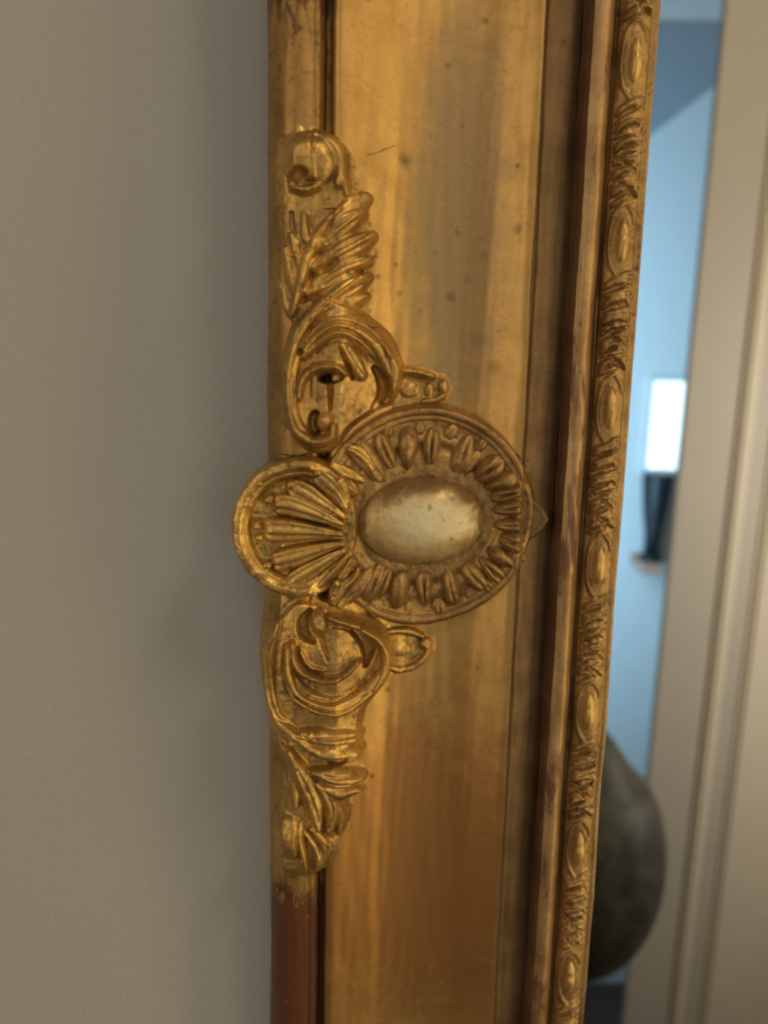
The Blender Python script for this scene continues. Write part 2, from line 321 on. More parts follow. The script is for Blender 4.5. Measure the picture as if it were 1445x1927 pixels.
def strip_patch(y0, y1, xr, xl_rows, build, name, mat, parent, step=1.1, seed=1, rough=0.5):
    # rows across the moulding, from the outer edge (which may bulge) to the given right limit
    _, z0 = on(560, y0); _, z1 = on(560, y1)
    z = np.arange(float(z1), float(z0), step*PX)
    pr = np.array(xl_rows, float); xa, za = at(pr[:, 1], pr[:, 0], -0.009)
    o = np.argsort(za); xl = np.interp(z, za[o], xa[o])
    xr_m = float(on(xr, (y0 + y1)/2)[0]); nc = int((xr_m - XL)/(step*PX))
    tt = np.linspace(0, 1, nc); X = xl[:, None] + (xr_m - xl[:, None])*tt[None]
    Z = np.repeat(z[:, None], nc, 1)
    rel = Relief(X/PX, Z/PX); build(rel); h = rel.h(rough, seed)
    f = np.clip((X - xl[:, None])/(70*PX), 0, 1); Xw = X + (XL - xl[:, None])*(1 - f)
    f2 = np.clip((h + 1.2)/5, 0, 1); f2 = f2*f2*(3 - 2*f2); Y = Ps(Xw)*f2 + np.interp(Xw, PXM[1:], PY[1:])*(1 - f2) - h*PX
    P = np.stack([X, Y, Z], -1)
    side = np.stack([np.stack([xl + 0.0001, np.full_like(xl, 0.0132), z], -1), P[:, 0] + np.array([0.00003, 0.004, 0])], 1)
    keep = np.concatenate([np.repeat((h[:, :1] > -0.9) & (xl[:, None] < XL + 0.0002), 2, 1), h > -0.9], 1)
    me = grid_mesh(name, np.concatenate([side, P], 1), keep)
    return link(name, me, mat, parent)
def dome(name, c, rx, ry, H, rot, mat, parent, base, sink=1.5, p=0.5, rings=9, seg=28, crease=0.0, label=None, conv=onu, egg=0.0):
    # rounded boss that sits on the given base surface; sizes in photograph pixels
    C = conv([c])[0]; a = R(rot); rr = np.sin(np.linspace(0, math.pi/2, rings)); th = np.linspace(0, 2*math.pi, seg, endpoint=False)
    r, T = np.meshgrid(rr, th, indexing='ij')
    lx = r*np.cos(T); ly = r*np.sin(T)
    h = H*np.clip(1 - r**2, 0, 1)**p
    if crease: h = h*(1 - crease*np.exp(-(ly/0.16)**2)*(r < 0.98))
    ex = 1 + egg*np.cos(T)
    u = C[0] + lx*rx*math.cos(a) - ly*ry*ex*math.sin(a); v = C[1] + lx*rx*math.sin(a) + ly*ry*ex*math.cos(a)
    X = u*PX; Z = v*PX; h = h - sink
    h = h + (vnoise(u/7, v/7, int(abs(C[0])*7) % 997) * min(2.2, H*0.11))*(1 - r**2)*(H < 40) + (vnoise(u/34, v/34, 77)*2.2 + vnoise(u/14, v/14, 78)*0.5)*(1 - r**2)*(H >= 40)
    P = np.stack([X, base(X, Z) - h*PX, Z], -1)
    return link(name, grid_mesh(name, P, closed=True), mat, parent, label=label)
def rib_mesh(name, pts, w, H, mat, parent, base, sink=1.5, flutes=0, n=26, m=15, conv=onu, cap=0.35):
    P, t = catmull(conv(pts), 0.8); L = np.concatenate([[0], np.cumsum(np.linalg.norm(np.diff(P, axis=0), axis=1))])
    s = np.linspace(0, 1, n); s = 0.5 - 0.5*np.cos(math.pi*s)*np.abs(np.cos(math.pi*s))**0.0
    c = np.stack([np.interp(s*L[-1], L, P[:, i]) for i in (0, 1)], 1); d = np.gradient(c, axis=0); d /= np.linalg.norm(d, axis=1)[:, None] + 1e-9
    nn = np.stack([-d[:, 1], d[:, 0]], 1); w = np.atleast_1d(np.array(w, float)); ws = np.interp(s, np.linspace(0, 1, len(w)), w) if len(w) > 1 else np.full(n, w[0])
    e0 = np.clip(s*L[-1]/(ws*0.9), 0, 1); e1 = np.clip((1 - s)*L[-1]/(ws*0.9), 0, 1); env = np.sqrt(np.clip(1 - (1 - np.minimum(e0, e1))**2, 0, 1))
    q = np.sin(np.linspace(-math.pi/2, math.pi/2, m))
    U = c[:, 0:1] + nn[:, 0:1]*ws[:, None]*env[:, None]*q; V = c[:, 1:2] + nn[:, 1:2]*ws[:, None]*env[:, None]*q
    h = H*((np.clip(1 - np.abs(q)**3, 0, 1))**0.6)[None]*env[:, None]*np.ones((n, 1))
    if flutes: h = h*(1 - 0.30*(0.5 - 0.5*np.cos(q*math.pi*flutes))[None]*np.clip(s*3, 0, 1)[:, None]*np.ones((n, 1)))
    h = h - sink + vnoise(U/6, V/6, 5)*1.2
    X = U*PX; Z = V*PX
    return link(name, grid_mesh(name, np.stack([X, base(X, Z) - h*PX, Z], -1)), mat, parent)

# ------------------------------------------------------------------ the mirror and its frame
root = bpy.data.objects.new('gilt_mirror', None); sc.collection.objects.link(root); root.matrix_world = M
thing(root, 'gilded wooden mirror frame with shell, oval cabochon and leaf scrolls beside the glass', 'mirror')
ZT, ZB = 0.30, -0.36
def fine_prof(i0, i1, sub=5):
    xs = PXM[i0:i1 + 1]; ys = PY[i0:i1 + 1]; P, _ = catmull(np.stack([xs, ys], 1)/PX, 1.2 if i1 - i0 < 30 else 2); return P*PX
def moulding(name, a, b, mat, rough=1.0, seed=3, back=True):
    i0 = int(np.argmin(abs(PXS - a))); i1 = int(np.argmin(abs(PXS - b)))
    P = fine_prof(i0, i1); z = np.arange(ZB, ZT, 0.0012)
    X = np.repeat(P[None, :, 0], len(z), 0); Y = np.repeat(P[None, :, 1], len(z), 0); Z = np.repeat(z[:, None], len(P), 1)
    dx = vnoise(X*0 + Z*28, Y*0 + a, seed)*0.0005*rough + vnoise(X*0 + Z*130, X*300, seed + 1)*0.00016*rough
    dy = vnoise(Z*60, X*400, seed + 2)*0.00022*rough
    return link(name, grid_mesh(name, np.stack([X + dx, Y + dy, Z], -1)), mat, root)
moulding('outer_moulding', 503, 624, M_OUTER, 1.2, 3)
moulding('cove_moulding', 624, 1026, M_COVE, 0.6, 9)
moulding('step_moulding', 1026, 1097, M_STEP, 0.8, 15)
moulding('shaded_flank', 1097, 1118, M_FLANK, 1.0, 21)  # left side of the bead, its shade painted in
moulding('bead_moulding', 1118, 1163, M_BEAD, 1.0, 21)
band = moulding('sight_band', 1163, 1241.5, M_BAND, 0.8, 27)
# silvered glass, with its thickness, behind the sight edge
def box_me(name, x0, x1, y0, y1, z0, z1, bev=0.0):
    bm = bmesh.new(); bmesh.ops.create_cube(bm, size=1)
    for v in bm.verts: v.co = Vector((x0 + (v.co.x + .5)*(x1 - x0), y0 + (v.co.y + .5)*(y1 - y0), z0 + (v.co.z + .5)*(z1 - z0)))
    if bev: bmesh.ops.bevel(bm, geom=bm.edges[:], offset=bev, segments=2, affect='EDGES')
    me = bpy.data.meshes.new(name); bm.to_mesh(me); bm.free(); return me
GY = 0.0035
link('mirror_glass', box_me('mirror_glass', PXM[-1] - 0.006, PXM[-1] + 0.30, GY, GY + 0.004, ZB, ZT), M_GLASS, root, smooth=False)
link('backboard', box_me('backboard', XL + 0.012, PXM[-1] + 0.30, 0.0085, 0.0125, ZB + 0.002, ZT - 0.002), M_FLOOR, root, smooth=False)

# ---- upper leaf scroll
def upper(r):
    r.addpad([(556,600),(566,572),(600,560),(650,575),(696,600),(730,630),(753,678),(754,720),(738,754),(706,770),(660,802),(632,838),(605,850),(570,838),(545,806),(533,756),(531,700),(541,640)], 19, 6)
    r.addpad([(565,248),(618,262),(644,288),(656,330),(676,380),(690,440),(694,470),(688,520),(684,560),(680,598),(650,620),(590,640),(560,600),(566,540),(548,490),(528,440),(520,390),(524,330),(532,270)], 10, 26)
    r.rib([(629,800),(624,822),(600,830),(575,822),(556,800),(547,762),(546,715),(552,671),(566,630),(588,597),(616,568),(647,546),(684,521)], [5,7,9,11,11,11,11,10,9,7,4], 15); r.cut([(596,820),(572,808),(560,790),(553,755),(553,715),(560,672),(576,635),(600,600)], [1,3,4,4.5,4.5,4,3,1], 6)
    r.rib([(572,668),(592,638),(622,618),(655,617),(688,632),(714,656),(728,682),(734,706)], [6,13,17,18,17,14,11,6], 15)
    for g in ([(574,652),(598,626),(626,609),(657,609),(690,623),(716,648),(731,676)], [(583,660),(606,636),(630,623),(654,623),(682,639),(703,662),(716,688)], [(595,664),(615,646),(636,636),(654,638),(674,655),(692,678)]):
        r.cut(g, [1.5,3,3.4,3,1.5], 9)
    r.rib([(716,646),(736,672),(745,698),(740,728),(722,754)], [4,9,11,8,4], 21)
    r.rib([(646,650),(664,676),(681,706)], [6,10,7], 9); r.cut([(655,655),(672,682),(684,700)], 2.4, 5)
    r.rib([(565,748),(571,716),(588,698),(611,690),(636,692),(651,703)], [4,5,6,7,5,3], 13)
    r.fh = 1.25
    for pts, w, H in (([(590,590),(642,553),(692,521)], [6,15,14,6], 14), ([(580,552),(632,514),(694,490)], [6,14,13,6], 13), ([(588,505),(650,472),(702,444)], [6,14,14,6], 15), ([(580,474),(632,430),(680,402)], [6,15,15,7], 14), ([(604,614),(650,578),(690,556)], [4,12,10,4], 11), ([(560,560),(545,520),(535,470)], [5,10,6], 7), ([(552,600),(535,570),(522,530)], [4,8,5], 6), ([(640,400),(668,385),(690,372)], [6,13,8], 9)):
        r.rib(pts, w, H)
    for v in ([(612,570),(650,541),(686,517)], [(614,582),(652,555),(686,533)], [(604,528),(640,504),(686,488)], [(610,540),(646,518),(684,502)], [(625,480),(660,459),(694,441)], [(632,490),(664,474),(696,455)], [(610,448),(640,424),(668,404)], [(616,460),(645,436),(674,414)]):
        r.cut(v, [1.4,3.0,3.0,1.6], 5.5)
    r.fh = 1.5
    r.rib([(641,396),(615,425),(592,460),(576,500),(566,540),(550,592)], [4,7,8,8,7,5], 16)
    r.rib([(573,405),(577,445),(592,472)], [4,7,4], 8); r.rib([(548,440),(560,480),(566,520)], [3,6,3], 6)
    r.boss((584,302), 46, 46, 27, 0, p=0.6); r.rib([(560,262),(600,255),(632,278),(644,312),(636,348)], [5,8,9,8,5], 10)
    r.rib([(552,355),(575,360),(602,351)], [4,6,4], 11); r.rib([(645,322),(650,345),(654,368)], [4,6,4], 9)
    r.cutboss((561,334), 21, 13, 15, 15); r.cut([(544,348),(566,345),(592,343)], [3,6,3], 14); r.cutboss((669,344), 10, 9, 10)
    r.cut([(548,400),(552,440),(557,472)], [3,8,4], 6); r.cut([(628,405),(622,430),(612,450)], [2,5,3], 8); r.cutboss((622,502), 22, 8, 10, 40); r.cutboss((676,512), 9, 5, 9, 30)
    r.cut([(704,692),(721,714),(723,742),(703,768)], [4,13,14,4], 44); r.cutboss((622,711), 25, 10, 28, 6); r.cut([(620,712),(622,740),(622,768)], [7,6,4], 13); r.cutboss((594,797), 13, 26, 28)
    r.cutboss((568,664), 7, 7, 10); r.cut([(642,658),(656,688),(664,712)], [2,5,3], 14)
LROWS_U = [(200,505),(240,503),(280,498),(320,501),(380,504),(860,505)]
up = strip_patch(205, 868, 775, LROWS_U, upper, 'leaf_scroll', M_ORN, root, seed=5, rough=0.45)
up['label'] = 'upper leaf scroll, rising above the shell'
ps_base = lambda X, Z: Ps(X) - 8*PX
ps0 = lambda X, Z: Ps(X)
dome('bead', (612,793), 21, 16, 28, 92, M_ORN, up, ps_base, 2, rings=9).rotation_euler = (0,0,0)
# ---- lower leaf scroll
def lower(r):
    r.addpad([(525,1160),(560,1132),(620,1143),(660,1157),(702,1170),(726,1195),(737,1225),(731,1258),(708,1298),(684,1326),(676,1360),(677,1390),(677,1412),(640,1422),(592,1416),(550,1380),(520,1350),(500,1310),(492,1260),(498,1210)], 19, 7)
    r.addpad([(486,1120),(560,1118),(620,1143),(660,1157),(702,1170),(726,1195),(731,1258),(684,1326),(674,1360),(677,1410),(668,1440),(680,1460),(680,1482),(655,1492),(651,1530),(642,1562),(626,1612),(605,1638),(560,1648),(522,1642),(508,1600),(512,1545),(538,1500),(545,1440),(530,1395),(500,1352),(474,1290),(470,1220),(476,1160)], 9, 20)
    r.rib([(522,1165),(507,1215),(503,1258),(510,1310),(529,1350),(556,1376),(596,1404),(634,1412),(674,1408)], [6,12,13,12,11,9,8,6,4], 15)
    r.cut([(520,1190),(508,1230),(510,1285),(524,1332),(556,1362),(600,1390)], [1,3,4,4,3,1], 7)
    r.rib([(543,1212),(545,1262),(570,1303),(610,1323),(655,1318),(695,1288),(720,1252)], [5,9,14,15,14,10,5], 16)
    for g in ([(535,1240),(548,1287),(586,1318),(620,1328),(660,1322),(702,1290)], [(552,1255),(572,1294),(610,1311),(650,1305),(688,1276)], [(533,1262),(545,1300),(586,1334),(622,1342),(664,1332)]):
        r.cut(g, [1.5,3.2,3.6,3.2,1.5], 10)
    r.rib([(552,1205),(559,1243),(586,1267),(620,1274),(648,1264),(675,1238)], [4,5,6,6,5,4], 13)
    r.rib([(568,1222),(584,1248),(610,1256)], [3,3,2], 6)
    r.rib([(684,1174),(716,1194),(729,1222),(724,1255),(706,1284)], [5,9,11,9,4], 22)
    r.rib([(620,1155),(658,1167),(692,1180)], [4,6,6], 13)
    r.cut([(664,1186),(684,1200),(694,1222),(688,1250)], [4,12,13,4], 44); r.cut([(606,1200),(612,1222),(618,1240)], [8,6,3], 9); r.cut([(584,1146),(571,1168),(574,1192),(590,1206)], [4,11,11,5], 26); r.cut([(626,1176),(650,1180),(670,1190)], 3.5, 8); r.cut([(560,1215),(574,1250),(606,1266)], [3,5,4], 8)
    for pts, w, H in (([(562,1372),(622,1384),(676,1380)], [5,14,13,7], 15), ([(580,1404),(630,1412),(680,1406)], [5,13,12,6], 14), ([(590,1446),(640,1462),(682,1460)], [5,15,14,7], 15), ([(606,1476),(650,1490),(678,1484)], [4,11,9,5], 12)):
        r.rib(pts, w, H)
    for v in ([(592,1378),(630,1379),(670,1374)], [(596,1392),(632,1394),(672,1390)], [(610,1450),(640,1456),(676,1452)], [(612,1464),(640,1471),(676,1469)]): r.cut(v, [1.4,3,3,1.6], 8)
    r.cutboss((632,1433), 24, 8, 16, -14)
    for pts, w, H in (([(545,1410),(584,1490),(600,1552)], [6,15,14,7], 14), ([(598,1470),(626,1515),(620,1562)], [6,13,12,6], 13), ([(630,1498),(646,1530),(640,1566)], [4,9,9,4], 10), ([(530,1400),(552,1460),(558,1515)], [4,11,10,4], 9)):
        r.rib(pts, w, H)
    for v in ([(562,1440),(590,1500),(602,1540)], [(614,1482),(628,1518),(620,1550)]): r.cut(v, [1.4,3,1.6], 7)
    r.boss((543,1574), 35, 46, 22, 0, p=0.55)
    for a in ([(562,1556),(570,1592),(578,1628)], [(574,1558),(590,1580),(600,1606),(596,1632)], [(598,1566),(612,1592),(602,1632)], [(586,1552),(606,1570),(622,1590)]):
        r.rib(a, [4,6,6,3], 12)
    r.cut([(620,1560),(618,1590),(613,1612)], [2,4,2], 9); r.cut([(575,1500),(582,1530)], 4, 8); r.cut([(566,1545),(560,1580),(566,1620)], [2,4,2], 6)
LROWS_L = [(1100,500),(1130,496),(1180,488),(1240,486),(1290,491),(1340,499),(1400,505),(1500,507),(1700,507)]
lo = strip_patch(1108, 1668, 752, LROWS_L, lower, 'leaf_scroll', M_ORN, root, seed=8, rough=0.45)
lo['label'] = 'lower leaf scroll, hanging below the shell'
dome('bead', (602,1167), 29, 19, 34, 98, M_ORN, lo, ps_base, 2, rings=9)
# ---- berry sprigs on the cove
def sprig_patch(name, x0, x1, y0, y1, build, seed):
    (xa, za) = on(x0, y1); (xb, zb) = on(x1, y0); u = np.arange(float(xa), float(xb), PX); z = np.arange(float(za), float(zb), PX)
    X, Z = np.meshgrid(u, z); r = Relief(X/PX, Z/PX); build(r); h = r.h(0.7, seed)
    return link(name, grid_mesh(name, np.stack([X, Ps(X) - h*PX, Z], -1), h > -0.9), M_ORN, root)
def sp_u(r):
    r.addpad([(738,690),(790,694),(826,703),(846,716),(846,742),(832,754),(800,762),(742,768)], 2.5, 7)
    r.rib([(742,696),(780,699),(815,708)], [5,6,4], 8); r.boss((772,735), 18, 12, 5, 15); r.boss((808,734), 9, 15, 7); r.rib([(796,756),(820,752),(836,742)], [4,5,4], 5)
    r.cut([(752,712),(790,715),(812,720)], 3, 4)
s1 = sprig_patch('berry_sprig', 736, 862, 680, 778, sp_u, 3); dome('berry', (834,728), 16, 11, 16, 90, M_ORN, s1, ps0, 1)
def sp_l(r):
    r.addpad([(722,1182),(770,1184),(806,1194),(818,1214),(804,1242),(776,1262),(730,1264)], 1.5, 7)
    r.rib([(725,1254),(752,1261),(778,1255),(798,1239),(806,1220)], [4,6,6,5,4], 8); r.rib([(730,1190),(765,1188),(795,1198)], [4,6,4], 7); r.boss((752,1224), 18, 14, 4)
s2 = sprig_patch('berry_sprig', 716, 826, 1176, 1272, sp_l, 4); dome('berry', (801,1213), 14, 15, 17, 0, M_ORN, s2, ps0, 1)

# ---- medallion: dished oval plaque with rim, gadroons and cabochon
MC = np.array([800.0, 974.0]); XM0, XM1 = X_of(640), X_of(1010)
def mbase(X, Z=None):
    lin = np.interp(X, [XM0, XM1], [-0.0145, -0.0070]); return 0.62*Ps(X) + 0.38*np.minimum(lin, Ps(X))
def onm(pts, lift=0.002):
    p = np.array(pts, float); px, py = p[:, 0], p[:, 1]; Y = np.full(px.shape, -0.01)
    for _ in range(14):
        X, Z = at(px, py, Y); Y = 0.5*Y + 0.5*(mbase(X) - lift)
    return np.stack([X, Z], 1)/PX
def medallion():
    c = onm([MC])[0]; nr, na = 170, 300
    ex, ey = abs(onm([MC + (202, 0)])[0][0] - c[0]), abs(onm([MC - (0, 211)])[0][1] - c[1])
    rr = np.linspace(0.0, 1.06, nr); th = np.linspace(0, 2*math.pi, na, endpoint=False); r, T = np.meshgrid(rr, th, indexing='ij')
    sq = 1 + 0.012*np.sin(3*T + 0.6) + 0.02*vnoise(np.cos(T)*3 + 9, np.sin(T)*3 + 9, 3)
    U = c[0] + ex*r*sq*np.cos(T); V = c[1] + ey*r*sq*np.sin(T)
    rim = 7*np.clip(1 - ((r - 0.955)/0.036)**2, 0, 1)**0.5 + 3.5*np.clip(1 - ((r - 0.895)/0.022)**2, 0, 1)**0.5
    leftfade = np.clip((np.cos(T) + 0.93)/0.25, 0, 1)
    h = 5 + rim*(0.35 + 0.65*leftfade) - 4.5*np.exp(-((r - 0.80)/0.10)**2) - 6*np.exp(-((r - 0.64)/0.05)**2) + 3*np.exp(-((r-0.70)/0.06)**2)
    h = np.where(r > 0.985, h - (r - 0.985)*420, h) + vnoise(U/14, V/14, 6)*1.6 + vnoise(U/6, V/6, 7)*0.5
    X = U*PX; Z = V*PX; Y = mbase(X) - h*PX
    return link('medallion', grid_mesh('medallion', np.stack([X, Y, Z], -1), closed=True), M_MED, root)
med = medallion()
GAD = [(697,868,42,14,128,14),(726,851,31,12,112,16),(768,845,34,13,94,18),(812,841,30,12,92,18),(834,846,26,9,84,12),(872,856,33,15,66,17),(886,872,24,10,60,12),(921,884,27,16,42,21),(944,908,26,12,30,18),
       (955,931,27,10.5,15,16),(959,958,25,11,5,14),(961,990,25,11,-6,15),(968,1022,25,15,-16,20),(944,1050,25,11,-30,17),(926,1074,27,12,-40,17),
       (893,1087,28,14,-52,19),(876,1098,24,9,-58,12),(848,1108,32,12,-76,18),(826,1106,28,8,-84,12),(798,1108,31,12,-80,17),(780,1110,30,9,-96,14),(752,1109,33,14,-97,19),(722,1098,27,10,-112,14),(704,1100,34,13,-116,17),(676,1104,36,13,-124,17)]
for i, (x, y, a, b, rot, H) in enumerate([g for g in GAD if g[3] > 9]):
    dome('gadroon', (x, y), a*1.26, b*1.48, H*1.25, rot + RNG.uniform(-7, 7), M_MED, med, lambda X, Z: mbase(X) - 2*PX, 2.5, p=0.72, crease=(0.2, 0.45, 0.0, 0.5, 0.35)[i % 5], conv=onm, seg=30, rings=11, egg=RNG.uniform(0.0, 0.34)*(1 if i % 4 else -1))
for (x, y, a, b, rot, H) in [(730,811,13,10,80,9),(849,813,15,11,60,9),(826,1143,17,13,-84,9),(710,1147,17,12,-106,9),(918,1104,18,11,-46,9),(790,806,12,8,92,6),(905,838,14,9,52,8),(984,950,14,8,6,8),(982,1050,12,8,-26,7),(770,1146,11,8,-92,6),(872,1134,12,8,-66,7)]:
    dome('leaf_tip', (x, y), a*1.15, b*1.2, H*1.2, rot, M_MED, med, lambda X, Z: mbase(X) - 1.5*PX, 1.2, p=0.6, conv=onm, seg=20, rings=7, crease=0.35)
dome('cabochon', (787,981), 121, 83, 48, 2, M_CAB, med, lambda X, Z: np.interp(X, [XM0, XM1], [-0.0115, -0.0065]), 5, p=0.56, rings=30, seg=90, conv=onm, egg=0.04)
# pointed tip of the plaque, bent over the step
def tip():
    pts = [(982,930),(1006,940),(1024,958),(1033,976),(1022,996),(1006,1012),(982,1022)]
    r0 = onm(pts); c = onm([(984,976)])[0]; n = 9; rows = []
    for k, s in enumerate(np.linspace(0, 1, n)):
        p = c + (r0 - c)*s; X = p[:, 0]*PX; h = (5 - 3.2*s + 2.2*math.exp(-((s - .9)/.08)**2))*PX
        Y = np.minimum(np.interp(X, [X_of(985), X_of(1075)], [-0.0072, -0.0040]), 1) - h
        rows.append(np.stack([X, Y, p[:, 1]*PX], 1))
    last = rows[-1].copy(); last[:, 1] += 0.006; rows.append(last)
    return link('pointed_tip', grid_mesh('pointed_tip', np.array(rows)), M_STEP, med)
tip()

# ---- shell with raised rim, overhanging the outer edge
SC = (566.0, 995.0); SY = -0.0185
def ons(pts, Y=SY - 0.002):
    p = np.array(pts, float); X, Z = at(p[:, 0], p[:, 1], Y); return np.stack([X, Z], 1)/PX
def shell():
    c = ons([SC])[0]; na, nr = 320, 120
    ex, ey = abs(ons([(431, 995)])[0][0] - c[0]), abs(ons([(566, 856)])[0][1] - c[1])
    rr = np.linspace(0, 1, nr); th = np.linspace(0, 2*math.pi, na, endpoint=False); r, T = np.meshgrid(rr, th, indexing='ij')
    ex_ = np.where(np.cos(T) > 0, ex*0.80, ex); wob = 1 + 0.016*vnoise(np.cos(T)*4 + 20, np.sin(T)*4 + 20, 9)
    U = c[0] + ex_*wob*r*np.cos(T); V = c[1] + ey*wob*r*np.sin(T)
    left = np.clip((0.55 - np.cos(T))/0.35, 0, 1)
    wd_ = 0.15
    rim = 15*np.clip(1 - ((r - 0.855)/wd_)**2, 0, 1)**0.8 + 5*np.clip(1 - ((r - 0.735)/0.04)**2, 0, 1)**0.6
    dish = 4 - 8*np.clip(1 - (r/0.74)**4, 0, 1)
    h = dish + rim*left + 7*np.clip((r - .74)/.1, 0, 1)*left
    h = h + vnoise(U/12, V/12, 12)*1.6 + vnoise(U/5, V/5, 13)*0.8
    edge = np.clip((r - 0.93)/0.07, 0, 1); h = h - 60*(1 - np.sqrt(1 - np.clip(edge, 0, 0.999)**2))
    X = U*PX; Z = V*PX; Y = SY - h*PX
    P = np.stack([X, Y, Z], -1); sk = P[-1].copy(); sk[:, 1] = 0.006; sk[:, 0] = c[0]*PX + (sk[:, 0] - c[0]*PX)*0.985; sk[:, 2] = c[1]*PX + (sk[:, 2] - c[1]*PX)*0.985
    return link('shell', grid_mesh('shell', np.concatenate([P, sk[None]], 0), closed=True), M_SHELL, root)
sh = shell()
sbase = lambda X, Z: np.full(np.shape(X), SY + 3*PX)
for pts, w, H in [([(652,960),(636,930),(606,902),(590,890)], [6,14,20,17], 22), ([(654,950),(646,922),(630,900)], [5,11,13], 17), ([(652,975),(618,955),(566,924),(540,912)], [6,15,23,21], 25), ([(650,988),(612,974),(550,952),(508,948)], [6,15,23,23], 27),
                  ([(648,1004),(606,1002),(540,998),(490,998)], [6,15,25,26], 28), ([(650,1020),(608,1032),(550,1050),(506,1060)], [6,14,22,22], 26),
                  ([(652,1032),(616,1054),(568,1084),(538,1102)], [6,14,21,19], 25), ([(656,1042),(632,1070),(606,1098),(590,1112)], [5,12,17,15], 22), ([(662,1050),(648,1074),(634,1096)], [5,11,13], 19)]:
    rib_mesh('shell_flute', pts, w, H, M_SHELL, sh, sbase, 1.5, flutes=3 if max(w) > 18 else 2, conv=ons)
for x, y, a in [(548,912,10),(598,890,9),(506,940,10),(484,990,9),(488,1012,8),(502,1064,10),(536,1106,11),(590,1116,9),(632,1098,9)]:
    dome('flute_bead', (x, y), a, a*0.85, 10, 30, M_SHELL, sh, lambda X, Z: np.full(np.shape(X), SY - 14*PX), 3, conv=ons, rings=7, seg=18)
# gilded collar leaves between shell and medallion
cbase = lambda X, Z: mbase(np.clip(X, X_of(600), None)) - 6*PX
for pts, w, H in [([(657,958),(650,985),(650,1012),(656,1042)], [5,9,10,6], 17), ([(690,905),(668,900),(640,888),(618,872)], [6,14,16,6], 16), ([(676,930),(660,918),(650,900)], [8,13,8], 20), ([(664,950),(660,942),(652,934)], [5,9,6], 17),
                  ([(704,888),(688,866),(668,850),(650,842)], [8,17,15,6], 19), ([(668,1048),(662,1064),(650,1078)], [6,10,6], 17), ([(676,1066),(664,1090),(642,1108),(626,1124)], [6,11,12,7], 14), ([(690,1082),(676,1112),(650,1132),(636,1146)], [5,10,11,6], 12), ([(655,1100),(636,1122),(622,1138)], [5,10,8], 13)]:
    rib_mesh('collar_leaf', pts, w, H, M_SHELL, med, cbase, 4, flutes=2, conv=onm)
# ---- hairline cracks in the gesso
def crack(parent, pts, w=0.9, h=9.0, base=ps0):
    P, t = catmull(onu(pts), 2.0); P = P + RNG.normal(0, 0.55, P.shape); d = np.gradient(P, axis=0); d /= np.linalg.norm(d, axis=1)[:, None] + 1e-9
    nn = np.stack([-d[:, 1], d[:, 0]], 1); ww = (w*(0.35 + 0.65*np.sin(np.pi*np.clip(t, 0.03, 0.97))))[:, None]
    rows = []
    for s in (-1, 0, 1):
        q = P + nn*ww*s; X = q[:, 0]*PX; rows.append(np.stack([X, base(X, 0) - (h + (0.5 if s == 0 else -1.5))*PX, q[:, 1]*PX], 1))
    link('crack', grid_mesh('crack', np.array(rows)), M_CRACK, parent)
crack(up, [(606,393),(625,394),(650,393),(672,396)], 1.1, 17); crack(up, [(594,594),(612,598),(634,599),(652,596)], 0.9, 20)
crack(lo, [(545,1370),(560,1366),(575,1364),(600,1352)], 1.1, 17)
crack(up, [(534,742),(546,740),(566,735)], 0.7, 33); crack(up, [(690,612),(702,618),(712,616)], 0.6, 34); crack(lo, [(560,1302),(572,1310),(590,1308)], 0.6, 36); crack(up, [(536,480),(556,484),(580,478)], 0.6, 15)
crack(root, [(505,851),(540,857),(560,858),(600,850)], 1.3, 3); crack(root, [(690,290),(715,282),(745,270)], 0.6, 0.8)
crack(root, [(965,850),(980,862),(992,880)], 0.7, 2)

